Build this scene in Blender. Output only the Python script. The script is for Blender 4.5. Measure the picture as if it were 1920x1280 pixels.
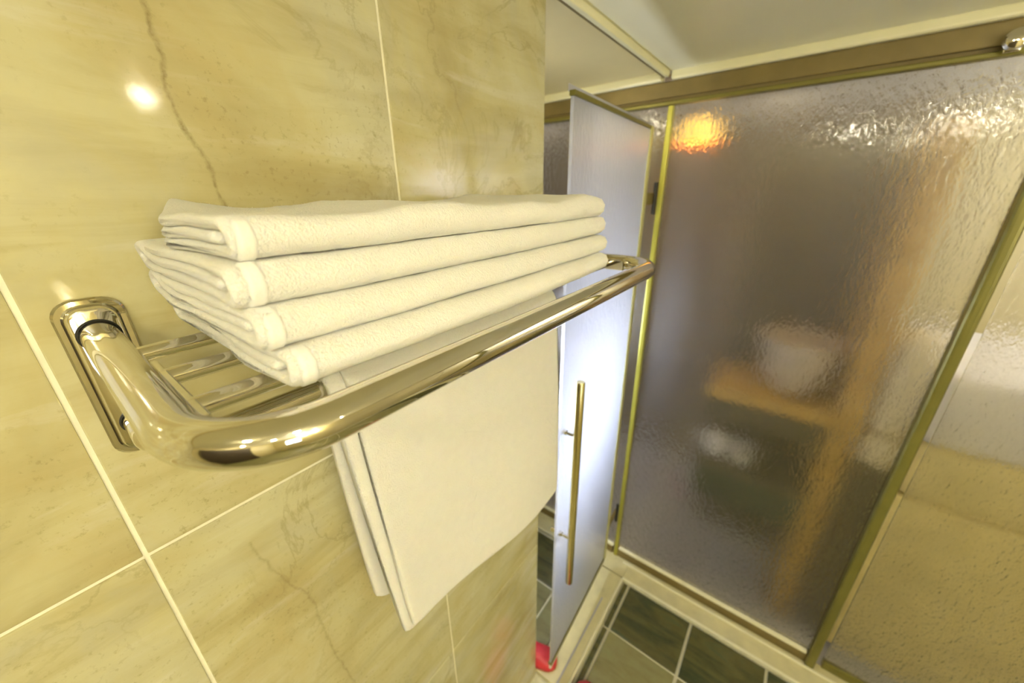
import bpy, bmesh, math, random
from mathutils import Vector, Matrix, noise as mnoise

# ------------------------------------------------------------------ camera / light / exposure
for o in list(bpy.data.objects): bpy.data.objects.remove(o)
scene = bpy.context.scene
COL = scene.collection
S = 0.5            # one plan unit (camera to tiled wall) in metres
H0 = 1.87          # camera height above the floor
def U(x, y, z): return Vector((x*S, y*S, z*S + H0))

cam_d = bpy.data.cameras.new('camera'); cam = bpy.data.objects.new('camera', cam_d); COL.objects.link(cam)
fw = Vector((-0.56850612, 0.73488558, -0.36978909)); rt = Vector((0.7943349, 0.60731233, -0.01427619)); up = Vector((-0.21408611, 0.30185248, 0.92900604))
m = Matrix((rt, up, -fw)).transposed().to_4x4(); m.translation = U(1, 0, 0); cam.matrix_world = m
cam_d.sensor_width = 36; cam_d.lens = 0.68995*1000/1920*36
cam_d.clip_start = 0.01
cam_d.dof.use_dof = True; cam_d.dof.focus_distance = 0.33; cam_d.dof.aperture_fstop = 5.0
scene.camera = cam

w = bpy.data.worlds.new('world'); scene.world = w; w.use_nodes = True
w.node_tree.nodes['Background'].inputs[0].default_value = (0.9, 0.93, 1, 1)
w.node_tree.nodes['Background'].inputs[1].default_value = 0.3

scene.view_settings.view_transform = 'Standard'; scene.view_settings.look = 'None'
scene.view_settings.gamma = 1; scene.view_settings.use_curve_mapping = False
scene.view_settings.exposure = 1.40
LAMP = 62.0        # strength of the small ceiling downlights
LAMP_COL = (1, 0.90, 0.65, 1)

# ------------------------------------------------------------------ helpers
def setp(o, label=None, cat=None, group=None, kind=None):
    if label: o['label'] = label
    if cat: o['category'] = cat
    if group: o['group'] = group
    if kind: o['kind'] = kind
    return o
def empty(name, loc=(0, 0, 0)):
    o = bpy.data.objects.new(name, None); o.location = loc; o.empty_display_size = .05; COL.objects.link(o); return o
def link(name, me, mat=None, parent=None, smooth=False):
    if mat is not None and not me.materials: me.materials.append(mat)
    if smooth:
        for p in me.polygons: p.use_smooth = True
    o = bpy.data.objects.new(name, me); COL.objects.link(o)
    if parent is not None:
        o.parent = parent; o.matrix_parent_inverse = Matrix.Translation(parent.location).inverted() if parent.location.length else Matrix()
    return o
def bm_obj(name, bm, mat=None, parent=None, smooth=False):
    bmesh.ops.recalc_face_normals(bm, faces=bm.faces)
    me = bpy.data.meshes.new(name); bm.to_mesh(me); bm.free()
    return link(name, me, mat, parent, smooth)
def bm_box(bm, a, b, bev=0.0, seg=2):
    """box between corners a and b in metres"""
    r = bmesh.ops.create_cube(bm, size=1)
    c = [(a[i]+b[i])/2 for i in range(3)]; s = [abs(b[i]-a[i]) for i in range(3)]
    for v in r['verts']:
        v.co = Vector((c[0]+v.co.x*s[0], c[1]+v.co.y*s[1], c[2]+v.co.z*s[2]))
    if bev > 0:
        es = {e for v in r['verts'] for e in v.link_edges}
        bmesh.ops.bevel(bm, geom=list(es), offset=bev, segments=seg, affect='EDGES', profile=.6)
def box(name, a, b, mat, parent=None, bev=0.0, units=True, seg=2):
    if units: a, b = U(*a), U(*b)
    bm = bmesh.new(); bm_box(bm, a, b, bev, seg)
    return bm_obj(name, bm, mat, parent)
def bend_path(pts, rad, n=10):
    """polyline with rounded corners; pts are Vectors, rad per inner corner"""
    out = [pts[0]]
    for i in range(1, len(pts)-1):
        p, a, b = pts[i], pts[i-1], pts[i+1]
        d1 = (a-p).normalized(); d2 = (b-p).normalized()
        ang = d1.angle(d2); r = rad[i-1]; t = r/math.tan(ang/2)
        c = p + (d1+d2).normalized()*(r/math.sin(ang/2))
        s, e = p+d1*t-c, p+d2*t-c
        tot = s.angle(e)
        for k in range(n+1):
            f = k/n
            out.append(c + (s*math.sin((1-f)*tot)+e*math.sin(f*tot))/math.sin(tot))
    out.append(pts[-1]); return out
def tube_bm(bm, pts, r, n=24, caps=True):
    rings = []; t0 = (pts[1]-pts[0]).normalized()
    nrm = t0.orthogonal().normalized()
    for i, p in enumerate(pts):
        t = ((pts[min(i+1, len(pts)-1)]-pts[i]).normalized() + (pts[i]-pts[max(i-1, 0)]).normalized()).normalized()
        nrm = (nrm - t*nrm.dot(t)).normalized(); bn = t.cross(nrm)
        rr = r[i] if isinstance(r, (list, tuple)) else r
        rings.append([bm.verts.new(p+(nrm*math.cos(a)+bn*math.sin(a))*rr) for a in [2*math.pi*k/n for k in range(n)]])
    for a, b in zip(rings, rings[1:]):
        for k in range(n): bm.faces.new((a[k], a[(k+1) % n], b[(k+1) % n], b[k]))
    if caps:
        bm.faces.new(rings[0][::-1]); bm.faces.new(rings[-1])
def auto_smooth(o, ang=40):
    me = o.data
    for p in me.polygons: p.use_smooth = True
    me.set_sharp_from_angle(angle=math.radians(ang))
def tube(name, pts, r, mat, parent=None, n=24):
    bm = bmesh.new(); tube_bm(bm, pts, r, n); o = bm_obj(name, bm, mat, parent); auto_smooth(o, 50); return o
def rrect(y0, y1, z0, z1, r, n=6):
    out = []
    for cy, cz, a0 in ((y1-r, z1-r, 0), (y0+r, z1-r, 90), (y0+r, z0+r, 180), (y1-r, z0+r, 270)):
        for k in range(n+1):
            a = math.radians(a0+90*k/n); out.append((cy+r*math.cos(a), cz+r*math.sin(a)))
    return out
def loft(name, rings, mat, parent=None, close=True, caps=(True, True), sm=40):
    bm = bmesh.new(); V = [[bm.verts.new(p) for p in r] for r in rings]; n = len(V[0])
    for a, b in zip(V, V[1:]):
        for k in range(n if close else n-1): bm.faces.new((a[k], a[(k+1) % n], b[(k+1) % n], b[k]))
    if caps[0]: bm.faces.new(V[0][::-1])
    if caps[1]: bm.faces.new(V[-1])
    o = bm_obj(name, bm, mat, parent); auto_smooth(o, sm); return o
def lathe(name, c, prof, mat, parent=None, n=32, axis='z'):
    rings = []
    for r, h in prof:
        ring = []
        for k in range(n):
            a = 2*math.pi*k/n; x, y = max(r, 1e-4)*math.cos(a), max(r, 1e-4)*math.sin(a)
            ring.append(Vector(c)+(Vector((x, y, h)) if axis == 'z' else Vector((x, h, y)) if axis == 'y' else Vector((h, x, y))))
        rings.append(ring)
    return loft(name, rings, mat, parent)

# ------------------------------------------------------------------ materials
def new_mat(name):
    mt = bpy.data.materials.new(name); mt.use_nodes = True; nt = mt.node_tree
    return mt, nt, nt.nodes['Principled BSDF']
def N(nt, typ, **kw):
    n = nt.nodes.new(typ)
    for k, v in kw.items():
        if k.startswith('i_'): n.inputs[k[2:].replace('_', ' ')].default_value = v
        else: setattr(n, k, v)
    return n
def ramp(nt, fac, stops, interp='LINEAR'):
    r = nt.nodes.new('ShaderNodeValToRGB'); cr = r.color_ramp; cr.interpolation = interp
    while len(cr.elements) < len(stops): cr.elements.new(.5)
    for e, (p, c) in zip(cr.elements, stops):
        e.position = p; e.color = c if len(c) == 4 else (*c, 1)
    nt.links.new(fac, r.inputs['Fac']); return r.outputs['Color']
def math_(nt, op, a, b=None, c=None):
    n = nt.nodes.new('ShaderNodeMath'); n.operation = op
    for i, v in enumerate((a, b, c)):
        if v is None: continue
        if isinstance(v, (int, float)): n.inputs[i].default_value = v
        else: nt.links.new(v, n.inputs[i])
    return n.outputs[0]
def mixc(nt, fac, a, b, mode='MIX'):
    n = nt.nodes.new('ShaderNodeMix'); n.data_type = 'RGBA'; n.blend_type = mode
    for i, v in ((0, fac), (6, a), (7, b)):
        if isinstance(v, (int, float)): n.inputs[i].default_value = v
        elif isinstance(v, tuple): n.inputs[i].default_value = v if len(v) == 4 else (*v, 1)
        else: nt.links.new(v, n.inputs[i])
    return n.outputs[2]
def bump(nt, bsdf, h, strength=.3, dist=.001):
    b = N(nt, 'ShaderNodeBump'); b.inputs['Strength'].default_value = strength; b.inputs['Distance'].default_value = dist
    nt.links.new(h, b.inputs['Height']); nt.links.new(b.outputs[0], bsdf.inputs['Normal']); return b
def plain(name, col, rough=.5, metal=0.0, var=.08, scale=6.0, bmp=0.0, spec=.5):
    mt, nt, b = new_mat(name)
    tc = N(nt, 'ShaderNodeNewGeometry'); nz = N(nt, 'ShaderNodeTexNoise'); nz.inputs['Scale'].default_value = scale; nz.inputs['Detail'].default_value = 5
    nt.links.new(tc.outputs['Position'], nz.inputs['Vector'])
    lo = tuple(max(0, c*(1-var)) for c in col); hi = tuple(min(1, c*(1+var)) for c in col)
    nt.links.new(ramp(nt, nz.outputs['Fac'], [(.3, lo), (.7, hi)]), b.inputs['Base Color'])
    b.inputs['Roughness'].default_value = rough; b.inputs['Metallic'].default_value = metal; b.inputs['Specular IOR Level'].default_value = spec
    if bmp: bump(nt, b, nz.outputs['Fac'], bmp, .002)
    return mt
def noise_(nt, vec, scale, detail=6, rough=.55, dist=0.0):
    n = N(nt, 'ShaderNodeTexNoise'); n.inputs['Scale'].default_value = scale; n.inputs['Detail'].default_value = detail
    n.inputs['Roughness'].default_value = rough; n.inputs['Distortion'].default_value = dist
    nt.links.new(vec, n.inputs['Vector']); return n.outputs['Fac']

def marble():
    mt, nt, b = new_mat('polished_cream_marble_tile')
    g = N(nt, 'ShaderNodeNewGeometry'); oi = N(nt, 'ShaderNodeObjectInfo')
    off = N(nt, 'ShaderNodeVectorMath', operation='SCALE'); off.inputs[0].default_value = (3.1, 7.3, 5.7); nt.links.new(oi.outputs['Random'], off.inputs['Scale'])
    add = N(nt, 'ShaderNodeVectorMath', operation='ADD'); nt.links.new(g.outputs['Position'], add.inputs[0]); nt.links.new(off.outputs[0], add.inputs[1])
    P = add.outputs[0]
    big = noise_(nt, P, 3.2, 7, .55, .6)
    col = ramp(nt, big, [(.30, (.50, .42, .17)), (.45, (.66, .595, .28)), (.60, (.71, .665, .36)), (.78, (.80, .77, .52))])
    # bedding streaks running obliquely through the stone
    mp = N(nt, 'ShaderNodeMapping'); mp.inputs['Rotation'].default_value = (math.radians(-38), 0, 0); mp.inputs['Scale'].default_value = (1, 2.2, 15)
    nt.links.new(P, mp.inputs['Vector'])
    st = noise_(nt, mp.outputs[0], 1.3, 7, .6, .5)
    col = mixc(nt, ramp(nt, st, [(.50, (0, 0, 0)), (.72, (.6, .6, .6))]), col, (.46, .37, .13))
    col = mixc(nt, ramp(nt, st, [(.28, (.7, .7, .7)), (.45, (0, 0, 0))]), col, (.82, .78, .54))
    # greyer and ochre clouds
    cl = noise_(nt, P, 5.5, 6, .62, .8)
    col = mixc(nt, ramp(nt, cl, [(.50, (0, 0, 0)), (.70, (.55, .55, .55))]), col, (.56, .53, .33))
    col = mixc(nt, ramp(nt, cl, [(.30, (.5, .5, .5)), (.46, (0, 0, 0))]), col, (.62, .50, .19))
    # small pits
    sp = noise_(nt, P, 150, 5, .7)
    msk = noise_(nt, P, 7, 3, .5)
    pit = math_(nt, 'MULTIPLY', ramp(nt, sp, [(.57, (0, 0, 0)), (.67, (1, 1, 1))]), ramp(nt, msk, [(.42, (0, 0, 0)), (.60, (.45, .45, .45))]))
    col = mixc(nt, pit, col, (.33, .26, .09))
    # thin hair veins
    vn = noise_(nt, P, 4.3, 8, .6, 1.1)
    vein = math_(nt, 'ABSOLUTE', math_(nt, 'SUBTRACT', vn, .5))
    vm = noise_(nt, P, 2.1, 2, .5)
    vf = math_(nt, 'MULTIPLY', ramp(nt, vein, [(.0, (.4, .4, .4)), (.016, (0, 0, 0))]), ramp(nt, vm, [(.5, (0, 0, 0)), (.6, (1, 1, 1))]))
    col = mixc(nt, vf, col, (.36, .29, .11))
    # two strong veins that cross particular tiles: polylines in wall height -> run along the wall
    sx = N(nt, 'ShaderNodeSeparateXYZ'); nt.links.new(g.outputs['Position'], sx.inputs[0])
    wob = noise_(nt, g.outputs['Position'], 32, 5, .6)
    wob3 = noise_(nt, g.outputs['Position'], 24, 4, .7)
    for pts, wd, amt in (([(.80, .275), (.45, .262), (.324, .261), (.279, .259), (.249, .266), (.198, .255), (.147, .257), (.103, .273), (.055, .291), (.025, .289), (-.023, .295), (-.25, .33)], .0036, .50),
                    ([(-.85, .13), (-1.06, .184), (-1.176, .222), (-1.293, .232), (-1.443, .238), (-1.622, .263), (-1.9, .3)], .0034, .30)):
        z1, z0 = pts[0][0]*S+H0, pts[-1][0]*S+H0
        t = N(nt, 'ShaderNodeMapRange'); t.inputs['From Min'].default_value = z0; t.inputs['From Max'].default_value = z1; nt.links.new(sx.outputs['Z'], t.inputs['Value'])
        fc = N(nt, 'ShaderNodeFloatCurve'); cv = fc.mapping.curves[0]
        for k, (pz, py) in enumerate(reversed(pts)):
            x = (pz*S+H0-z0)/(z1-z0); y = py
            if k == 0: cv.points[0].location = (0, y)
            elif k == len(pts)-1: cv.points[-1].location = (1, y)
            else: cv.points.new(x, y)
        fc.mapping.update(); nt.links.new(t.outputs[0], fc.inputs['Value'])
        yy = math_(nt, 'MULTIPLY', fc.outputs[0], S)
        yy = math_(nt, 'ADD', yy, math_(nt, 'MULTIPLY', math_(nt, 'SUBTRACT', wob, .5), .016))
        d = math_(nt, 'ABSOLUTE', math_(nt, 'SUBTRACT', sx.outputs['Y'], yy))
        wv = math_(nt, 'MULTIPLY', math_(nt, 'MAXIMUM', math_(nt, 'SUBTRACT', math_(nt, 'MULTIPLY', wob3, 3.2), .75), .25), wd)
        f = math_(nt, 'SUBTRACT', 1, math_(nt, 'DIVIDE', d, wv)); f = math_(nt, 'MAXIMUM', f, 0)
        inside = math_(nt, 'MULTIPLY', math_(nt, 'GREATER_THAN', sx.outputs['Z'], z0), math_(nt, 'LESS_THAN', sx.outputs['Z'], z1))
        f = math_(nt, 'MULTIPLY', math_(nt, 'MULTIPLY', f, inside), amt)
        f = math_(nt, 'MULTIPLY', f, math_(nt, 'MINIMUM', math_(nt, 'MULTIPLY', math_(nt, 'MAXIMUM', math_(nt, 'SUBTRACT', sp, .25), 0), 3.6), 1.25))
        # faint brown halo beside the vein
        h = math_(nt, 'MAXIMUM', math_(nt, 'SUBTRACT', 1, math_(nt, 'DIVIDE', d, .03)), 0)
        h = math_(nt, 'MULTIPLY', math_(nt, 'MULTIPLY', h, inside), .22)
        col = mixc(nt, h, col, (.50, .41, .17)); col = mixc(nt, f, col, (.25, .19, .065))
    col = mixc(nt, 1.0, col, (.84, .86, .99), 'MULTIPLY')
    nt.links.new(col, b.inputs['Base Color'])
    b.inputs['Roughness'].default_value = .07; b.inputs['Specular IOR Level'].default_value = .45
    bump(nt, b, math_(nt, 'ADD', big, math_(nt, 'MULTIPLY', sp, .25)), .10, .0015)
    return mt
M = {}
M['marble'] = marble()
M['grout'] = plain('cream_grout', (.86, .83, .63), .8, 0, .08, 40, .3)
M['ceil'] = plain('cream_ceiling_panel', (.88, .85, .62), .32, 0, .03, 2)
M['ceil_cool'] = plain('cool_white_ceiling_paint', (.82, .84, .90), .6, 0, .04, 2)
M['ceil_far'] = plain('dimmed_ceiling_panel', (.74, .65, .36), .35, 0, .06, 3)  # tan tone stands in for weaker light over the side room
M['trim'] = plain('pale_gloss_trim', (.86, .83, .56), .3, 0, .03, 8)
M['trim_dark'] = plain('brown_shadow_gap', (.20, .15, .05), .5)
M['chrome'] = plain('polished_steel', (.75, .715, .62), .045, 1.0, .015, 3)
M['dark'] = plain('black_rubber_and_gap', (.02, .02, .018), .5)
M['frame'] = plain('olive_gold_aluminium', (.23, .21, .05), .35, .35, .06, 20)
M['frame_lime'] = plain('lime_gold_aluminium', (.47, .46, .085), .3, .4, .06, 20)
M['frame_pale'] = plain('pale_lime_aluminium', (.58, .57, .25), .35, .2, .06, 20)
M['beam'] = plain('bronze_header', (.235, .18, .065), .38, .25, .16, 9)
M['handle'] = plain('satin_brass_steel', (.74, .66, .34), .2, .95, .03, 10)
M['sill'] = plain('cream_stone_sill', (.72, .67, .40), .22, 0, .10, 14)
M['sill_edge'] = plain('pale_stone_edge', (.92, .89, .66), .2, 0, .05, 20)
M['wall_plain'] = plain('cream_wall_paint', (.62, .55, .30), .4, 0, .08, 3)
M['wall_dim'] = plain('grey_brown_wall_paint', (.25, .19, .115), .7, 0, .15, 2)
M['wall_cool'] = plain('lavender_grey_paint', (.46, .46, .52), .7, 0, .08, 2)
M['floor_far'] = plain('grey_floor', (.62, .62, .68), .5, 0, .12, 4)
M['wood'] = plain('honey_wood', (.62, .40, .09), .4, 0, .18, 9)
M['wood_dark'] = plain('dark_cabinet_wood', (.12, .10, .045), .5, 0, .2, 9)
M['brown_door'] = plain('dark_brown_door', (.06, .045, .03), .35, 0, .2, 9)
M['sand_glaze'] = plain('sand_glaze', (.62, .53, .40), .3, 0, .12, 14)
M['bed_gold'] = plain('gold_bed_fabric', (.88, .76, .36), .8, 0, .1, 8)
M['red'] = plain('red_plastic', (.72, .05, .07), .4, 0, .08, 20)
M['white_glaze'] = plain('white_glaze', (.85, .83, .80), .2, 0, .03, 6)
M['beige_cloth'] = plain('beige_cloth', (.80, .72, .50), .9, 0, .08, 12, .3)
M['green_dark'] = plain('dark_green_box', (.055, .075, .035), .6, 0, .2, 8)

def slate(name, cols, seed):
    mt, nt, b = new_mat(name)
    g = N(nt, 'ShaderNodeNewGeometry'); oi = N(nt, 'ShaderNodeObjectInfo')
    off = N(nt, 'ShaderNodeVectorMath', operation='SCALE'); off.inputs[0].default_value = (3.1+seed, 7.3, 5.7); nt.links.new(oi.outputs['Random'], off.inputs['Scale'])
    add = N(nt, 'ShaderNodeVectorMath', operation='ADD'); nt.links.new(g.outputs['Position'], add.inputs[0]); nt.links.new(off.outputs[0], add.inputs[1])
    mp = N(nt, 'ShaderNodeMapping'); mp.inputs['Rotation'].default_value = (0, 0, math.radians(-12)); mp.inputs['Scale'].default_value = (2.2, 11, 1); nt.links.new(add.outputs[0], mp.inputs['Vector'])
    n1 = noise_(nt, mp.outputs[0], 1.6, 7, .6, .8)
    col = ramp(nt, n1, [(.25+.16*i, c) for i, c in enumerate(cols)])
    n2 = noise_(nt, add.outputs[0], 30, 5, .6)
    col = mixc(nt, .3, col, ramp(nt, n2, [(.3, cols[0]), (.7, cols[-1])]))
    nt.links.new(col, b.inputs['Base Color']); b.inputs['Roughness'].default_value = .3
    bump(nt, b, n1, .2, .002); return mt
M['slate'] = slate('dark_green_slate', [(.028, .045, .022), (.075, .075, .028), (.17, .14, .045), (.085, .12, .06)], 0)
M['slate_pale'] = slate('sage_slate', [(.17, .15, .06), (.27, .24, .10), (.33, .31, .14), (.24, .27, .13)], 4)

def terry(name, col, bs=.9):
    mt, nt, b = new_mat(name)
    g = N(nt, 'ShaderNodeNewGeometry')
    n1 = noise_(nt, g.outputs['Position'], 430, 3, .65)
    n2 = noise_(nt, g.outputs['Position'], 60, 4, .6)
    nt.links.new(ramp(nt, n2, [(.3, tuple(c*.965 for c in col)), (.7, col)]), b.inputs['Base Color'])
    b.inputs['Roughness'].default_value = .95; b.inputs['Specular IOR Level'].default_value = .1
    b.inputs['Sheen Weight'].default_value = .25; b.inputs['Sheen Roughness'].default_value = .5
    b.inputs['Subsurface Weight'].default_value = .45; b.inputs['Subsurface Radius'].default_value = (1, .8, .5); b.inputs['Subsurface Scale'].default_value = .009
    bump(nt, b, math_(nt, 'ADD', n1, n2), bs, .0026); return mt
M['terry'] = terry('white_terry', (.86, .845, .765))
M['terry_flat'] = terry('white_woven_hem', (.87, .855, .78), .15)

def frosted(name, tint, rough, transl, bump_s, tcol):
    mt, nt, b = new_mat(name)
    g = N(nt, 'ShaderNodeNewGeometry')
    mp = N(nt, 'ShaderNodeMapping'); mp.inputs['Scale'].default_value = (1, 1, .42); nt.links.new(g.outputs['Position'], mp.inputs['Vector'])
    n1 = noise_(nt, mp.outputs[0], 85, 3, .5, .6); n2 = noise_(nt, mp.outputs[0], 230, 2, .5)
    h = math_(nt, 'ADD', n1, math_(nt, 'MULTIPLY', n2, .35))
    b.inputs['Base Color'].default_value = (*tint, 1); b.inputs['Roughness'].default_value = rough
    b.inputs['Transmission Weight'].default_value = 1; b.inputs['IOR'].default_value = 1.38
    bp = bump(nt, b, h, bump_s, .004)
    b.inputs['Coat Weight'].default_value = .8; b.inputs['Coat Roughness'].default_value = .06; b.inputs['Coat IOR'].default_value = 1.5; cb_ = N(nt, 'ShaderNodeBump'); cb_.inputs['Strength'].default_value = 1; cb_.inputs['Distance'].default_value = .0007; nt.links.new(n1, cb_.inputs['Height']); nt.links.new(cb_.outputs[0], b.inputs['Coat Normal'])
    tr = N(nt, 'ShaderNodeBsdfTranslucent'); tr.inputs['Color'].default_value = (*tcol, 1); nt.links.new(bp.outputs[0], tr.inputs['Normal'])
    mx = N(nt, 'ShaderNodeMixShader'); mx.inputs[0].default_value = transl
    out = nt.nodes['Material Output']
    nt.links.new(b.outputs[0], mx.inputs[1]); nt.links.new(tr.outputs[0], mx.inputs[2]); nt.links.new(mx.outputs[0], out.inputs['Surface'])
    return mt
M['frost'] = frosted('rain_textured_frosted_glass', (.94, .93, .92), .25, .07, 1.0, (.85, .82, .76))
M['frost_door'] = frosted('frosted_door_glass', (.92, .93, .97), .27, .42, .9, (.85, .88, .97))
def emit(name, col, s):
    mt, nt, b = new_mat(name); b.inputs['Base Color'].default_value = (*col[:3], 1)
    b.inputs['Emission Color'].default_value = (*col[:3], 1); b.inputs['Emission Strength'].default_value = s; return mt
M['lamp'] = emit('lit_lamp_lens', LAMP_COL, LAMP)
M['lamp_far'] = emit('added_lamp_lens_far', (1, .85, .60), 17.0)
M['lamp_yellow'] = emit('lit_yellow_shade', (1, .60, .12), .55)
M['globe_cool'] = emit('added_cool_globe', (.92, .93, 1), 30.0)
M['globe'] = emit('added_opal_globe', (1, .90, .64), 26.0)
M['day'] = emit('added_window_pane', (.80, .86, 1), 3.0)
M['day_far'] = emit('daylit_glass_door_pane', (.78, .84, 1), 8.5)

# ------------------------------------------------------------------ the setting
Y1, Y2, YW = -.036, .7475, 1.5427; Z1, Z2, ZF = -.7295, -2.2303, -3.74
YP, ZH, ZC = 2.9945, .6876, .735
XR, YB = 4.7, -3.3
gw = .0042        # half grout joint, plan units
# tiled wall with each tile its own slab
wall_left = setp(box('wall_left', (-.27, YB, ZF), (-.004, YW-.002, ZC), M['grout']), kind='structure')
rows = [(ZF, Z2), (Z2, Z1), (Z1, ZC-.004)]
cols = [(Y2, YW+.002), (Y1, Y2)]
y = Y1
while y > YB: cols.append((max(y-.789, YB), y)); y -= .789
random.seed(3)
for (a, b) in cols:
    for (c, d) in rows:
        o = box('tile', (-.03, a+(gw if a > YB else 0), c+gw), (0+random.uniform(-.0012, .0012), b-(gw if b < YW else 0), d-gw), M['marble'], wall_left, bev=.0012)
for (c, d) in rows:
    box('end_tile', (-.262, YW-.004, c+gw), (-.006, YW+.012, d-gw), M['marble'], wall_left, bev=.0012)

# ceiling: cream panel over the shower, darker-coloured panel beyond for its weaker light, trim between
XT = .0555
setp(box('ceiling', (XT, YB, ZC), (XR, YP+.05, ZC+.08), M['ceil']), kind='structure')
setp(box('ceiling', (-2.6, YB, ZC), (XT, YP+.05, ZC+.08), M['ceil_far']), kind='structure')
bm = bmesh.new(); bm_box(bm, U(XT-.004, YW+.013, ZH+.014), U(XT+.022, YP-.076, ZC+.01), .004)
setp(bm_obj('trim_1', bm, M['trim']), kind='structure')
setp(box('trim_2', (XT-.016, YW+.013, ZH+.016), (XT-.0045, YP-.076, ZC+.01), M['trim_dark']), kind='structure')
for i, (xa, xb) in enumerate(((-2.6, XT-.027), (XT+.032, XR))):
    setp(box('trim_%d' % (3+i), (xa, YP-.075, ZH), (xb, YP-.005, ZC+.01), M['trim'], bev=.008, seg=3), kind='structure')

# partition at the far side: header beam, rails, posts, sill
wf = empty('wall_front', U(.1, YP, ZF)); setp(wf, kind='structure')
box('header_beam', (-2.6, YP-.045, .592), (XR, YP+.05, ZH-.0005), M['beam'], wf, bev=.003)
box('header_groove', (-2.6, YP-.030, .575), (XR, YP+.03, .591), M['trim_dark'], wf)
box('top_rail', (-2.6, YP-.040, .550), (XR, YP+.03, .574), M['frame'], wf, bev=.003)
box('bottom_rail', (.125, YP-.035, -3.60), (1.765, YP+.03, -3.565), M['sill_edge'], wf, bev=.006)
box('bottom_channel', (.09, YP-.025, -3.70), (1.80, YP+.03, -3.601), M['beam'], wf, bev=.003)
box('bottom_rail', (-2.6, YP-.035, -3.60), (.07, YP+.03, -3.565), M['sill_edge'], wf, bev=.006)
box('bottom_channel', (-2.6, YP-.025, -3.70), (.06, YP+.03, -3.601), M['beam'], wf, bev=.003)
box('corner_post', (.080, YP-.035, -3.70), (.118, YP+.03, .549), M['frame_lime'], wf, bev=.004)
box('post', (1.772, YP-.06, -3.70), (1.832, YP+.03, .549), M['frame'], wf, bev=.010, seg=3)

def window(name, x0, x1, z0, z1, mat, label, yoff=0):
    bm = bmesh.new(); bm_box(bm, U(x0, YP-.008+yoff, z0), U(x1, YP+.008+yoff, z1), .001)
    return setp(bm_obj(name, bm, mat), label, 'glass panel', kind='structure')
window('window_1', .119, 1.771, -3.563, .549, M['frost'], 'large frosted rain-textured glass panel between the thin corner post and the olive post')
window('window_2', 1.884, 3.6, -3.62, .549, M['frost'], 'frosted glass panel at the right edge, beyond the narrow bright gap', .03)
window('window_3', -2.55, .079, -3.563, .549, M['frost'], 'frosted glass panel behind the open glass door')
box('bottom_rail', (1.884, YP+.005, -3.70), (3.6, YP+.06, -3.625), M['frame'], wf, bev=.004)
box('end_post', (3.602, YP-.05, -3.70), (3.70, YP+.05, .549), M['frame'], wf, bev=.006)

# stone sill along the partition and threshold under the door
sill = empty('trim_5', U(1, 2.87, ZF)); setp(sill, kind='structure')
box('sill_slab', (.262, 2.775, ZF), (XR, YP+.03, -3.706), M['sill'], sill, bev=.002)
box('sill_nosing', (.262, 2.752, ZF), (XR, 2.774, -3.700), M['sill_edge'], sill, bev=.003)
box('sill_upstand', (.20, YP-.075, -3.7055), (XR, YP-.052, -3.690), M['sill_edge'], sill, bev=.003)
thr = empty('trim_6', U(.2, 2.2, ZF)); setp(thr, kind='structure')
box('threshold_slab', (-.02, YW-.3+.32, ZF), (.252, 2.76, -3.706), M['sill'], thr, bev=.002)
box('threshold_nosing', (.2525, YW-.3, ZF), (.275, 2.751, -3.700), M['sill_edge'], thr, bev=.003)
box('threshold_strip', (.175, YW-.1, -3.7055), (.190, 2.45, -3.7045), M['wall_cool'], thr)
box('sill_slab', (-2.6, 2.775, ZF), (.261, YP+.03, -3.706), M['sill'], thr, bev=.002)
box('sill_nosing', (-2.6, 2.762, ZF), (-.021, 2.774, -3.700), M['sill_edge'], thr, bev=.003)

# floor: slate tiles on a grout bed
floor = setp(box('floor', (-2.6, YB, ZF-.14), (XR, 6.2, ZF-.022), M['grout']), kind='structure')
xs = [.345+.595*k for k in range(-5, 8)]; xs = [x for x in xs if x < XR]
ys = [2.755, 2.245, 1.645, 1.045, .445, -.155, -.755]
gx = .012
for j in range(len(ys)-1):
    for i in range(len(xs)-1):
        xa, xb = xs[i], xs[i+1]
        if xa < .26 < xb:
            parts = [(xa, -.03), (.28, xb)]
        else: parts = [(xa, xb)]
        for a, b in parts:
            if b-a < .05: continue
            if b < 0 and ys[j+1] < YW: continue
            if a < 0 and ys[j] < YW: continue
            dark = j == 0 or (a > .27 and b < .36)
            box('tile', (a+gx, ys[j+1]+gx, ZF-.025), (b-gx, ys[j]-gx, ZF+random.uniform(-.002, .001)), M['slate'] if dark else M['slate_pale'], floor, bev=.002)
setp(box('floor', (-.25, YB, ZF-.02), (XR, -.76, ZF-.001), M['slate_pale']), kind='structure')

# walls that close the room behind and beside the camera
wr = setp(box('wall_right', (XR, YB, ZF), (XR+.2, YP, ZC), M['wall_plain']), kind='structure')
wb = setp(box('wall_back', (-.27, YB-.2, ZF), (XR+.2, YB, ZC), M['wall_plain']), kind='structure')
db = empty('door_2', U(1.6, YB, ZF)); setp(db, 'dark brown door added behind the camera for a dark reflection in the steel', 'door', kind='structure')  # unseen door, added and widened to darken the reflection in the steel elbow
box('door_leaf', (.45, YB+.001, ZF+.01), (2.75, YB+.05, .25), M['brown_door'], db, bev=.004)
for a, b in (((.35, YB+.001, ZF+.01), (.445, YB+.07, .254)), ((2.755, YB+.001, ZF+.01), (2.85, YB+.07, .254)), ((.35, YB+.001, .255), (2.85, YB+.07, .35))):
    box('door_frame', a, b, M['wood_dark'], db, bev=.003)
lathe('door_knob', U(2.6, YB+.05, -1.7), [(.012, 0), (.012, .03), (.025, .04), (.028, .055), (.018, .068), (0, .07)], M['chrome'], db, axis='y')
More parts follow.
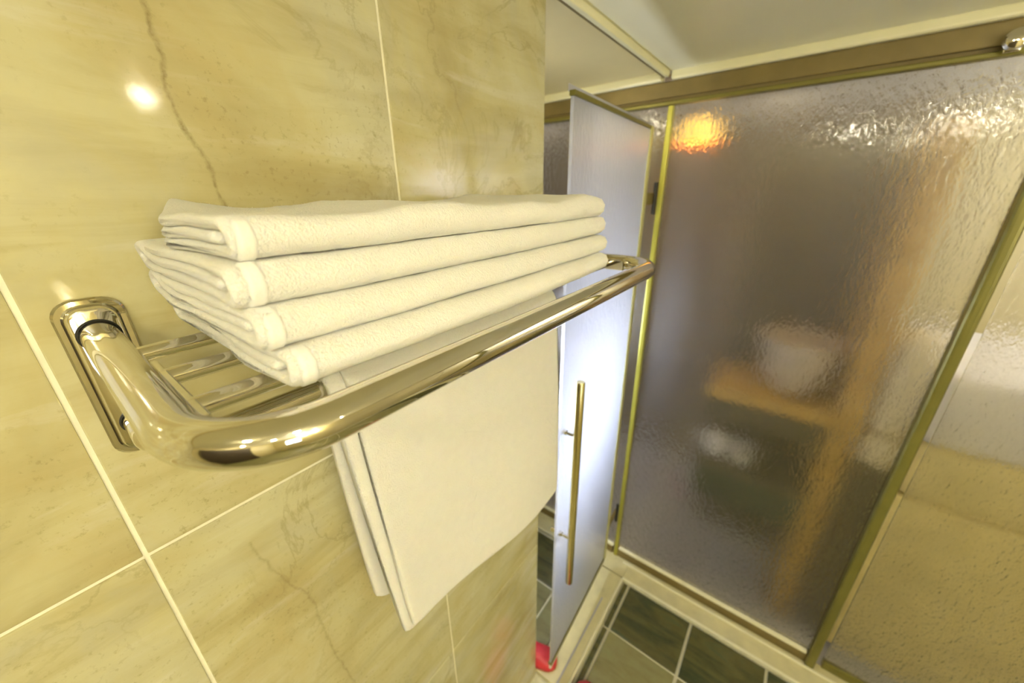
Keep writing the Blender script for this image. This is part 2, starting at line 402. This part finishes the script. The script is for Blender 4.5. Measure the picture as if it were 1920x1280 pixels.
wn = empty('window_4', U(XR, -1.6, -1)); setp(wn, 'small daylit window added to the right of the camera for a blue streak in the steel', 'window', kind='structure')  # unseen window, added for a bluish streak in the steel
box('pane', (XR-.02, -2.3, -1.2), (XR-.005, -1.3, .1), M['day'], wn)
for a, b in (((XR-.06, -2.36, -1.26), (XR-.002, -1.24, -1.2)), ((XR-.06, -2.36, .1), (XR-.002, -1.24, .16)), ((XR-.06, -2.36, -1.199), (XR-.002, -2.3, .099)), ((XR-.06, -1.3, -1.199), (XR-.002, -1.24, .099)), ((XR-.05, -1.82, -1.199), (XR-.021, -1.78, .099))):
    box('frame_bar', a, b, M['trim'], wn, bev=.002)
# side room reached through the glass door
setp(box('wall_far_left', (-1.25, YW-.6, ZF), (-1.05, YP-.08, ZC), M['wall_cool']), kind='structure')
setp(box('wall_near_left', (-2.6, YW-.6, ZF), (-.272, YW-.45, ZC), M['wall_plain']), kind='structure')
w5 = empty('window_5', U(-1.04, 2.0, -1.4)); setp(w5, 'bright daylit window of the side room beyond the glass door', 'window', kind='structure')
box('pane', (-1.045, 1.6, -1.8), (-1.03, 2.4, -1.0), M['day_far'], w5)
for a, b in (((-1.048, 1.54, -1.86), (-1.0, 2.46, -1.801)), ((-1.048, 1.54, -.999), (-1.0, 2.46, -.94)), ((-1.048, 1.54, -1.8), (-1.0, 1.599, -1.0)), ((-1.048, 2.401, -1.8), (-1.0, 2.46, -1.0))):
    box('frame_bar', a, b, M['trim'], w5, bev=.002)

# room behind the partition
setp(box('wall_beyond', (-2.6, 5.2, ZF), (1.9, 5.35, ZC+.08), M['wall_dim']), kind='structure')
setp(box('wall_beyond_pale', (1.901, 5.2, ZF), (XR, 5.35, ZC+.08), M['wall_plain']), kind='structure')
setp(box('wall_beyond_left', (-2.8, YP+.06, ZF), (-2.6, 5.2, ZC+.08), M['wall_cool']), kind='structure')
setp(box('wall_beyond_right', (XR, YP+.02, ZF), (XR+.2, 5.2, ZC+.08), M['wall_plain']), kind='structure')
setp(box('ceiling_beyond', (-2.6, YP+.06, ZC), (XR, 5.2, ZC+.08), M['ceil_cool']), kind='structure')
setp(box('floor_beyond', (-2.6, YP+.035, ZF-.021), (XR, 5.2, ZF+.02), M['floor_far']), kind='structure')

# ------------------------------------------------------------------ ceiling downlights
def downlight(x, y, z, lamp, label, r=.042):
    t = empty('downlight', U(x, y, z)); setp(t, label, 'lamp', 'round ceiling downlights')
    c = U(x, y, z)
    lathe('trim_ring', c, [(r+.022, -.0005), (r+.022, -.004), (r+.014, -.010), (r+.002, -.008), (r+.001, -.001)], M['trim'], t)
    lathe('lens', c, [(r, -.001), (r*.97, -.012), (r*.78, -.026), (r*.42, -.035), (0, -.038)], lamp, t)
for x, y, lb in ((3.0, .87, 'downlight above the open floor beside the towel rack'), (2.5, -1.45, 'downlight in the middle of the back row'),
                 (1.25, -1.15, 'added fill downlight nearest the tiled wall'), (2.1, -.45, 'added fill downlight straight above the standing place'), (3.6, -1.0, 'added fill downlight nearest the small right-hand window'), (2.0, -2.6, 'added fill downlight just inside the dark brown back door')):  # downlights on this line are unseen fill, added to flatten the light
    downlight(x, y, ZC-.0005, M['lamp'], lb, .020 if y > 0 else .045)
downlight(-.7, 1.25, ZC-.0005, M['lamp'], 'added fill downlight in the side room beyond the tiled wall', .03)  # added out of view to lift the side room ceiling
for x, y, lb in ((.75, 3.17, 'added fill downlight behind the large frosted panel'), (2.6, 3.17, 'added fill downlight behind the right-hand frosted panel'), (-1.0, 3.17, 'added fill downlight behind the panel beyond the door')):  # added, hidden by the header, to light things behind the glass
    downlight(x, y, ZC-.0005, M['lamp_far'], lb, .042)

for gy, lb in ((-.35, 'added opal globe fill lamp nearest the right frosted panel'), (-1.0, 'added opal globe fill lamp nearest the right-hand window')):  # unseen globes added to brighten the ceiling
    t = empty('fill_globe', U(XR, gy, .25)); setp(t, lb, 'lamp', 'added opal globe fill lamps')
    lathe('wall_rose', U(XR-.001, gy, .25), [(.05, 0), (.05, -.01), (.035, -.018), (.012, -.022), (.012, -.05)], M['chrome'], t, axis='x')
    lathe('globe', U(XR-.001, gy, .25)+Vector((-.11, 0, 0)), [(.07*math.sin(math.pi*k/16), .07*math.cos(math.pi*k/16)) for k in range(1, 16)], M['globe'], t, axis='x')

for gx_, lb in ((3.8, 'added fill globe pendant, out of view in the room behind the frosted panels'),):  # unseen globe added to brighten the ceiling and room behind the panels
    t = empty('fill_pendant', U(gx_, 4.5, .2)); setp(t, lb, 'lamp')
    lathe('globe', U(gx_, 4.5, .2), [(.08*math.sin(math.pi*k/16), -.08*math.cos(math.pi*k/16)) for k in range(1, 16)], M['globe_cool'], t)
    tube('cord', [U(gx_, 4.5, .362), U(gx_, 4.5, ZC-.001)], .003, M['dark'], t, 8)

# ------------------------------------------------------------------ glass door, ajar on the corner post
def door():
    t = empty('door_1', U(.08, 2.2, -3.6)); setp(t, 'frosted glass door with gold edge frame standing ajar beside the tiled wall', 'door', kind='structure')
    A = Vector((.115, 1.575)); B = Vector((.062, 2.735)); d = (B-A).normalized(); n = Vector((-d.y, d.x)); L = (B-A).length
    if n.x < 0: n = -n
    zt, zb = .400, -3.52
    def slab(name, s0, s1, n0, n1, z0, z1, mat, bev=.001, parent=t):
        bm = bmesh.new(); bm_box(bm, (s0*S, n0*S, z0*S+H0), (s1*S, n1*S, z1*S+H0), bev)
        for v in bm.verts:
            s, q = v.co.x/S, v.co.y/S; p = A+d*s+n*q; v.co.x, v.co.y = p.x*S, p.y*S
        return bm_obj(name, bm, mat, parent)
    slab('glass_pane', .004, L-.045, -.008, .008, zb+.028, zt-.022, M['frost_door'])
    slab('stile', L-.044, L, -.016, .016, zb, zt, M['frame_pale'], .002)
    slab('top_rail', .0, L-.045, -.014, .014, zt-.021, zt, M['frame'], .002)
    slab('top_seal', .0, L, -.020, -.0145, zt-.004, zt+.024, M['wall_cool'], .001)
    slab('bottom_rail', .0, L-.045, -.016, .016, zb, zb+.027, M['frame'], .002)
    slab('bottom_seal', .0, L-.02, -.008, .010, zb-.045, zb-.0005, M['white_glaze'], .001)
    slab('edge_strip', L+.0005, L+.016, -.012, .012, zb, zt, M['trim'], .001)
    # handle: long bar on two standoffs
    q = .098; P = lambda s, k, z: Vector(((A+d*s+n*k).x*S, (A+d*s+n*k).y*S, z*S+H0))
    s0 = .045
    hb = tube('handle', [P(s0, q, -.945), P(s0, q, -.951), P(s0+.003, q, -2.52), P(s0+.003, q, -2.526)], [.0105, .0125, .0125, .0105], M['handle'], t)
    for z in (-1.30, -2.11):
        tube('standoff', [P(s0, q, z), P(s0, .009, z)], .0058, M['chrome'], hb, 12)
        tube('standoff_boss', [P(s0, .03, z), P(s0, .0085, z)], .0085, M['chrome'], hb, 16)
        tube('back_boss', [P(s0, -.009, z), P(s0, -.05, z)], .0085, M['chrome'], hb, 16)
    for z in (.02, -3.05):
        hg = slab('hinge', L+.0165, L+.235, -.012, .004, z-.10, z-.02, M['beam'], .002)
        c = P(L+.225, .012, z-.06); tube('hinge_pin', [c-Vector((0, 0, .055)), c+Vector((0, 0, .055))], .007, M['dark'], hg, 12)
door()

# ------------------------------------------------------------------ towel rack
ZT = -.2245; RT = .026; RL = .023; ZL = -.402; XF = .634; XL = .208; YA, YE = .040, 1.262
rack = empty('towel_rack', U(0, .65, -.32)); setp(rack, 'polished steel towel rack with shelf bars screwed to the tiled wall', 'towel rack')
for yc in (YA, YE):
    y0, y1, z0, z1 = yc-.047, yc+.047, -.479, -.160
    def ring(ins, x, r): return [U(x, a, b) for a, b in rrect(y0+ins, y1-ins, z0+ins, z1-ins, r)]
    loft('wall_plate', [ring(0, .0015, .032), ring(0, .006, .032), ring(.003, .0095, .031), ring(.010, .0095, .027), ring(.0125, .0115, .026),
                        ring(.014, .022, .025), ring(.0165, .0265, .023), ring(.020, .028, .021)], M['chrome'], rack, sm=30)
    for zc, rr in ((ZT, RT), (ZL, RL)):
        lathe('gap_ring', U(.029, yc, zc), [((rr+.0035)*S, -.001), ((rr+.0035)*S, .0012), ((rr+.0008)*S, .0025), ((rr+.0008)*S, -.001)], M['dark'], rack, axis='x')  # black ring puts the shade of the gap round the tube into colour
pth = bend_path([U(.0285, YA, ZT), U(XF, YA, ZT), U(XF, YE, ZT), U(.0285, YE, ZT)], [.115*S, .115*S], 18)
tube('frame_tube', pth, RT*S, M['chrome'], rack, 40)
pth = bend_path([U(.0285, YA, ZL), U(XL, YA, ZL), U(XL, YE, ZL), U(.0285, YE, ZL)], [.085*S, .085*S], 14)
tube('towel_bar', pth, RL*S, M['chrome'], rack, 32)
for x in (.213, .352, .480):
    tube('shelf_bar', [U(x, YA+.018, ZT), U(x, YE-.018, ZT)], .0128*S, M['chrome'], rack, 24)
for yc in (YA+.029, YE-.029):
    box('shelf_bracket', (.30, yc-.010, ZT-.021), (.535, yc+.002, ZT+.012), M['chrome'], rack, bev=.001)

# ------------------------------------------------------------------ folded towels
def smooth_path(pts, n):
    """resample a polyline evenly"""
    L = [0]
    for a, b in zip(pts, pts[1:]): L.append(L[-1]+math.hypot(b[0]-a[0], b[1]-a[1]))
    out = []; j = 0
    for k in range(n):
        s = L[-1]*k/(n-1)
        while j < len(L)-2 and L[j+1] < s: j += 1
        f = (s-L[j])/max(1e-9, L[j+1]-L[j]); out.append((pts[j][0]+(pts[j+1][0]-pts[j][0])*f, pts[j][1]+(pts[j+1][1]-pts[j][1])*f))
    return out
def arc(cx, cz, rx, rz, a0, a1, n=12):
    return [(cx+rx*math.cos(math.radians(a0+(a1-a0)*k/n)), cz+rz*math.sin(math.radians(a0+(a1-a0)*k/n))) for k in range(n+1)]
def outline(path, t, taper_ends=True):
    """closed outline around a centre line of thickness t, with round ends"""
    n = len(path); L, R_ = [], []
    nr = []
    for i in range(n):
        a, b = path[max(0, i-1)], path[min(n-1, i+1)]; dx, dz = b[0]-a[0], b[1]-a[1]; l = math.hypot(dx, dz) or 1; nr.append((-dz/l, dx/l))
    for i, (x, z) in enumerate(path):
        L.append((x+nr[i][0]*t/2, z+nr[i][1]*t/2)); R_.append((x-nr[i][0]*t/2, z-nr[i][1]*t/2))
    def cap(p, nrm, sgn):
        out = []
        tx, tz = nrm[1]*sgn, -nrm[0]*sgn
        for k in range(1, 5):
            a = math.pi*k/5; out.append((p[0]+(nrm[0]*math.cos(a)+tx*math.sin(a))*t/2, p[1]+(nrm[1]*math.cos(a)+tz*math.sin(a))*t/2))
        return out
    end = cap(path[-1], nr[-1], 1)
    st = cap(path[0], (-nr[0][0], -nr[0][1]), 1)
    return L + end + R_[::-1] + st
def fz(p, sc): return mnoise.noise(Vector(p)*sc)

def towel(idx, z0, z1, xf, xb, ya, yb, loops, bulge, label):
    h = z1-z0; root = empty('folded_towel', U((xf+xb)/2, (ya+yb)/2, z0)); setp(root, label, 'towel', 'folded white towels stacked on the rack')
    t = h*.335
    zt_, zb_, zm = z1-t/2, z0+t/2, z0+h*.5
    rz = (zt_-zb_)/2
    pts = []
    # outer fold: from the back over the top, round the front, back underneath, loop up, inner layer forward
    lx, lz = loops
    pts += [(xb+.115+(-.095 if idx == 0 else 0), zt_+.0008), (xb+.18, zt_)]
    pts += arc(xf-rz-t/2, (zt_+zb_)/2, rz, rz, 90, -90, 14)
    pts += [(xb+.15, zb_)]
    pts += arc(xb+lx, zb_+lz/2, lx*.9, lz/2, 275, 80, 16)
    pts += [(xb+lx+.05, zm+.004), (xb+.17, zm), (xf-.05, zm)]
    path = smooth_path(pts, 110)
    NY = 90; rings = []
    for k in range(NY+1):
        s = k/NY
        s2 = s
        y = ya+(yb-ya)*s
        if k < 4: y = ya+(0, .0022, .006, .012)[k]; s = (y-ya)/(yb-ya)
        # thinner at the open end so that every layer has a soft lip; the far end is rounded off
        tt = t*((.30, .72, .93)[k] if k < 3 else 1.0)
        e = max(0, (y-(yb-.032))/.032); q = math.sqrt(max(0, 1-e*e*.97))
        ol = outline(path, tt); ring = []
        for (x, z) in ol:
            u = (x-xb)/(xf-xb)
            zz = (z0+z1)/2 + (z-(z0+z1)/2)*(.25+.75*q)
            xx = x + bulge[0]*math.sin(math.pi*s)*max(0, u) + bulge[1]*s*max(0, u) - .02*(1-q)*u
            # soft waves
            wv = .0035*fz((xx*2, y*2.2, idx*3.7), 2.6) + .0018*fz((xx*2, y*3, idx*9.1), 6)
            top = max(0, (z-z0)/h)
            zz += wv*(.5+top) if idx == 0 else wv*.6
            if idx == 0:
                # lumpy top surface, back corner flipped up
                zz += top*(.014*math.exp(-((s-.86)/.10)**2)*(1-.2*u) + .006*math.exp(-((s-.32)/.12)**2) - .004*math.exp(-((s-.43)/.05)**2) - .006*math.exp(-((s-.12)/.10)**2))
                if s < .16: zz += .020*(1-s/.16)**1.5*max(0, 1-u/.42)**1.5*(.45+.55*top)
            yy = y + (.012*fz((xx*4, z*7, idx*2.3), 1.4) + .004*fz((xx*9, z*30, idx), 1))*(1-s)**3
            if idx == 0: yy += .055*max(0, 1-u/.5)*(1-s)
            # fuzzy loops
            d = .0011*fz((xx, yy, zz), 170)
            ring.append(U(xx+d, yy, zz+d))
        rings.append(ring)
    loft('folded_cloth', rings, M['terry'], root, sm=180)
    # short terry pile on the front roll and top
    V, F = [], []; rnd = random.Random(idx+11); n = len(rings[0])
    for q_ in range(16000):
        k = rnd.randrange(4, NY-1); j = rnd.randrange(n)
        p = rings[k][j]
        u = (p.x/S-xb)/(xf-xb)
        if u < .78 and not (idx == 0 and p.z > U(0, 0, z1-.012).z): continue
        c = Vector((U(xf-.025, 0, 0).x, p.y, U(0, 0, (z0+z1)/2).z)); d = (p-c)
        if u < .78: d = Vector((0, 0, 1))
        d.y = 0; d.normalize()
        a = rnd.random(); p2 = rings[k+1][j]; p3 = rings[k][(j+1) % n]; b_ = rnd.random()
        p = p+(p2-p)*a+(p3-p)*b_
        l = rnd.uniform(.0004, .0011); tip = p+d*l+Vector((rnd.uniform(-.5, .5), rnd.uniform(-.7, .7), rnd.uniform(-.6, .3)))*l
        wv_ = Vector((0, rnd.uniform(.0002, .0004), 0)); w2 = d.cross(Vector((0, 1, 0)))*rnd.uniform(.0002, .0004)
        i0 = len(V); base = p-d*.0004
        V += [base-wv_, base+wv_, base+w2, tip]; F += [(i0, i0+1, i0+3), (i0+1, i0+2, i0+3), (i0+2, i0, i0+3)]
    pm = bpy.data.meshes.new('terry_pile'); pm.from_pydata(V, [], F); po = link('terry_pile', pm, M['terry_flat'], root); po['kind'] = 'stuff'
    # flat woven hem wrapped round the front at the open end
    hp = [(xf-.05, zt_)] + arc(xf-rz-t/2, (zt_+zb_)/2, rz+t*.51, rz+t*.51, 84, -80, 16)[0:]
    rr = []
    for k in range(7):
        y = ya+.009+.020*k/6; s = (y-ya)/(yb-ya); ring = []
        lift = .0009 if 0 < k < 6 else -.002
        for (x, z) in hp[1:]:
            c = (xf-rz-t/2, (zt_+zb_)/2); dx, dz = x-c[0], z-c[1]; l = math.hypot(dx, dz)
            xx = x+dx/l*lift + bulge[0]*math.sin(math.pi*s)+bulge[1]*s; zz = z+dz/l*lift
            zz += (-.006*math.exp(-((s-.12)/.10)**2)*max(0, (z-z0)/h)) if idx == 0 else 0
            ring.append(U(xx, y, zz))
        rr.append(ring)
    loft('hem', rr, M['terry_flat'], root, close=False, caps=(False, False), sm=180)
zs = [-.014, -.0625, -.1115, -.160, -.2085]
specs = [(0, .545, .085, .126, 1.085, (.026, .030), (.010, -.02), 'topmost folded white towel of the stack on the rack, its back corner flipped up'),
         (1, .552, .055, .122, 1.085, (.046, .034), (.012, -.02), 'second folded white towel from the top, a rounded loop at its near end'),
         (2, .565, .075, .124, 1.075, (.044, .034), (.012, -.02), 'third folded white towel from the top of the stack, just above the lowest one'),
         (3, .582, .100, .142, 1.062, (.034, .031), (.016, -.025), 'lowest folded white towel of the stack, lying directly on the shelf bars')]
for (i, xf, xb, ya, yb, lp, bg, lb) in specs:
    towel(i, zs[i+1]+.0004, zs[i]-.0004, xf, xb, ya, yb, lp, bg, lb)

# towel hanging over the lower bar
def hanging():
    root = empty('hanging_towel', U(XL, .8, ZL)); setp(root, 'white towel folded lengthwise and hung over the lower bar of the rack', 'towel')
    def strip(name, off, t, zfront, zback, yl_front, yl_back, yr, mat, bell):
        rr = RL+.002+off+t/2
        pts = [(XL-rr-.004, zback), (XL-rr-.006, -.9), (XL-rr, -.5)] + arc(XL, ZL, rr, rr, 180, 0, 14) + [(XL+rr+.002, -.55), (XL+rr+.012, -.9), (XL+rr+.018, zfront)]
        path = smooth_path(pts, 130); NY = 70; rings = []
        nb = len(path)
        for k in range(NY+1):
            s = k/NY; near = min(1, (k+.4)/2.5, (NY-k+.4)/2.5); tt = t*(.3+.7*math.sqrt(max(0, 1-(1-near)**2)))
            ol = outline(path, tt); ring = []
            for j, (x, z) in enumerate(ol):
                front = x > XL
                dz = max(0, ZL-z)
                yl = (yl_front if front else yl_back)(z); yrr = yr(z)
                y = yl+(yrr-yl)*s
                # bottom edge: droops towards the right at the front
                if front:
                    zz = z - dz*(.115*s)
                    xx = x + bell*dz*.02 + dz*(.016*math.sin(y*7.5+.6) + .012*fz((y, z, 1.3), 2.2))
                    if s < .06: zz += .03*(1-s/.06)**2*dz*.4
                else:
                    zz = z + (.05*(1-s/.10)**2*dz if s < .10 else 0)
                    xx = x - .004*dz
                d = .0009*fz((xx, y, zz), 150)
                ring.append(U(xx+d, y, zz))
            rings.append(ring)
        return loft(name, rings, mat, root, sm=180)
    lf = lambda a, b: (lambda z: a+b*max(0, ZL-z)**1.5)
    strip('inner_fold', 0.0, .030, -1.275, -1.21, lf(.315, .070), lf(.325, .040), lambda z: 1.205+.01*math.sin(z*5), M['terry'], .3)
    fr = strip('outer_fold', .0308, .022, -1.245, -1.16, lf(.346, .058), lf(.345, .03), lambda z: 1.222+.03*math.sin((-z-.4)*2.4), M['terry'], .3)
    # faint raised marks woven into the front (illegible in the photograph)
    deps = bpy.context.evaluated_depsgraph_get()
    deps.update()
    marks = [[(.66, -.685), (.70, -.70), (.74, -.725)], [(.70, -.79), (.685, -.83)], [(.70, -.87), (.67, -.90), (.65, -.905)],
             [(.71, -.93), (.685, -.97), (.65, -.975)], [(.71, -1.03), (.68, -1.035), (.665, -1.07), (.668, -1.11)], [(.70, -1.13), (.675, -1.15)], [(.72, -1.19), (.69, -1.23)]]
    me = fr.data
    from mathutils.bvhtree import BVHTree
    bv = BVHTree.FromPolygons([v.co.copy() for v in me.vertices], [tuple(p.vertices) for p in me.polygons])
    for st in marks:
        P = []
        for y, z in smooth_path(st, 8):
            hit = bv.ray_cast(U(.55, y, z), Vector((-1, 0, 0)))[0]
            if hit: P.append(hit+Vector((.0001, 0, 0)))
        if len(P) > 3:
            tube('raised_mark', P, [.0002]+[.0006]*(len(P)-2)+[.0002], M['terry_flat'], root, 8)
hanging()

# ------------------------------------------------------------------ small fittings
kn = empty('clamp_knob', U(1.553, YP-.05, .60)); setp(kn, 'small round metal clamp on the bronze header at the top right', 'fitting')
lathe('knob_body', U(1.553, YP-.0455, .598), [(.016, 0), (.016, -.006), (.012, -.012), (.019, -.016), (.021, -.024), (.017, -.031), (.006, -.034), (0, -.034)], M['chrome'], kn, axis='y')
box('clamp_jaw', (1.528, YP-.075, .556), (1.580, YP-.0462, .570), M['chrome'], kn, bev=.002)
# red slippers by the threshold
def slipper(x, y, rz, label, z):
    t = empty('slipper', U(x, y, z)); setp(t, label, 'slipper', 'red slippers at the threshold')
    c, s_ = math.cos(rz), math.sin(rz)
    def W(px, py, pz): return U(x, y, z)+Vector((px*c-py*s_, px*s_+py*c, pz))
    prof = [(-.125, .020), (-.12, .030), (-.08, .036), (0, .034), (.06, .044), (.10, .042), (.122, .026), (.127, .012)]
    rings = []
    for zz, k in ((.0005, .93), (.004, 1), (.016, 1), (.020, .96)):
        rings.append([W(px*k, hw*k, zz) for px, hw in prof]+[W(px*k, -hw*k, zz) for px, hw in reversed(prof)])
    loft('sole', rings, M['red'], t)
    rings = []
    for px in (.0, .03, .06, .09, .112, .124):
        hw = .043 if px < .09 else .040*(1-((px-.09)/.045)**2)+.004; hh = .052*(1-(max(0, px-.02)/.12)**2)+.02
        rings.append([W(px, hw*math.cos(math.pi*k/12), .0205+max(.004, hh-.02)*math.sin(math.pi*k/12)) for k in range(13)])
    o = loft('upper', rings, M['red'], t, close=False, caps=(False, False), sm=180)
    md = o.modifiers.new('thickness', 'SOLIDIFY'); md.thickness = .004; md.offset = 0
slipper(-.13, 1.62, math.radians(20), 'red slipper in the gap between the tiled wall and the glass door', ZF+.001)
slipper(.345, 1.50, math.radians(70), 'red slipper on the slate floor inside the threshold', ZF+.001)

# ------------------------------------------------------------------ things seen blurred behind the frosted panels
YD = 3.42
cb = empty('wooden_cabinet', U(1.1, YD, ZF)); setp(cb, 'honey-coloured wooden cabinet with a tall side panel, blurred behind the large frosted panel', 'cabinet')
box('side_panel', (1.47, YD-.12, ZF+.021), (1.62, YD+.5, .36), M['wood'], cb, bev=.004)
box('counter', (.62, YD-.14, -1.66), (1.469, YD+.5, -1.55), M['wood'], cb, bev=.004)
box('shelf', (.62, YD-.10, -2.42), (1.469, YD+.5, -2.32), M['wood_dark'], cb, bev=.004)
box('back_panel', (.62, YD+.501, ZF+.2), (1.469, YD+.54, .36), M['wood_dark'], cb, bev=.002)
box('drawer_front', (.64, YD-.08, -2.75), (1.46, YD+.02, -2.43), M['green_dark'], cb, bev=.004)
box('drawer_front', (.64, YD-.05, -1.90), (1.46, YD+.02, -1.67), M['wood_dark'], cb, bev=.004)
bs = empty('vessel_basin', U(1.15, YD+.1, -1.55)); setp(bs, 'round sand-coloured basin on the wooden counter behind the frosted panel', 'basin')
lathe('bowl', U(1.16, YD+.13, -1.5495), [(.06, .0005), (.085, .02), (.115, .09), (.13, .17), (.135, .225), (.125, .225), (.115, .17), (.09, .06), (0, .035)], M['sand_glaze'], bs)
lathe('rim', U(1.16, YD+.13, -1.5495), [(.126, .226), (.140, .226), (.143, .232), (.140, .238), (.126, .238), (.124, .232)], M['sand_glaze'], bs)
kt = empty('white_kettle', U(.8, YD, -2.32)); setp(kt, 'small white kettle on the shelf under the counter behind the frosted panel', 'kettle')
kc = U(.76, YD+.06, -2.3195)
lathe('kettle_body', kc, [(.045, .0005), (.052, .01), (.050, .06), (.038, .10), (.02, .108), (.008, .115), (0, .12)], M['white_glaze'], kt)
tube('kettle_spout', [kc+Vector((.045, 0, .05)), kc+Vector((.07, 0, .07)), kc+Vector((.09, 0, .095))], [.012, .009, .006], M['white_glaze'], kt, 12)
tube('kettle_handle', bend_path([kc+Vector((-.045, 0, .085)), kc+Vector((-.085, 0, .09)), kc+Vector((-.08, 0, .03)), kc+Vector((-.047, 0, .025))], [.015, .015], 6), .006, M['white_glaze'], kt, 10)
tl = empty('white_towel_roll', U(.97, YD, -2.32)); setp(tl, 'white rolled cloth beside the kettle behind the frosted panel', 'towel')
sp = [((.004+.0055*a/math.pi)*math.cos(a), (.004+.0055*a/math.pi)*math.sin(a)) for a in [k*math.pi/10 for k in range(75)]]
zmin = min(p[1] for p in sp)
loft('rolled_cloth', [[kc+Vector((.11+px*.9, yy, pz*.9-zmin*.9+.004)) for px, pz in outline(sp, .006)] for yy in (-.06, -.055, .03, .06, .064)], M['terry'], tl, sm=180)
cu = empty('beige_cushion', U(1.8, 3.6, -1.2)); setp(cu, 'pale beige padded chair behind the olive post and frosted panel', 'chair')
def pad(name, a, b, mat, parent):
    bm = bmesh.new(); bm_box(bm, U(*a), U(*b), .045, 5); return bm_obj(name, bm, mat, parent, True)
pad('backrest', (1.66, 3.28, -1.62), (1.86, 3.50, -.86), M['beige_cloth'], cu)
pad('seat', (1.66, 3.28, -1.90), (1.86, 3.95, -1.625), M['beige_cloth'], cu)
for lx_, ly_ in ((1.70, 3.32), (1.83, 3.32), (1.70, 3.9), (1.83, 3.9)):
    tube('leg', [U(lx_, ly_, -1.89), U(lx_, ly_, ZF+.0205)], [.018, .012], M['wood_dark'], cu, 12)
# white bed linen and gold headboard behind the right panel
bd = empty('bed', U(2.7, 3.9, ZF)); setp(bd, 'bed with plump white linen and a gold base behind the right frosted panel', 'bed')
box('bed_base', (1.90, 3.22, ZF+.10), (3.6, 4.9, -2.0), M['bed_gold'], bd, bev=.01)
pad('mattress', (1.89, 3.21, -1.995), (3.6, 4.9, -1.56), M['bed_gold'], bd)
pad('duvet', (1.88, 3.18, -1.555), (3.6, 4.4, -1.05), M['white_glaze'], bd)
for lx_, ly_ in ((2.0, 3.35), (3.5, 3.35), (2.0, 4.8), (3.5, 4.8)):
    tube('leg', [U(lx_, ly_, ZF+.105), U(lx_, ly_, ZF+.0205)], [.02, .016], M['wood_dark'], bd, 12)
# wall lamp with a yellow shade
wl = empty('wall_lamp', U(.17, 3.5, .45)); setp(wl, 'glowing yellow pendant lamp high behind the large frosted panel', 'lamp')
lathe('lamp_shade', U(.17, 3.5, .37), [(.075, 0), (.07, .04), (.05, .075), (.02, .085), (.018, .084), (.046, .073), (.066, .039), (.071, 0)], M['lamp_yellow'], wl)
tube('cord', [U(.17, 3.5, .5405), U(.17, 3.5, ZC-.001)], .003, M['dark'], wl, 8)
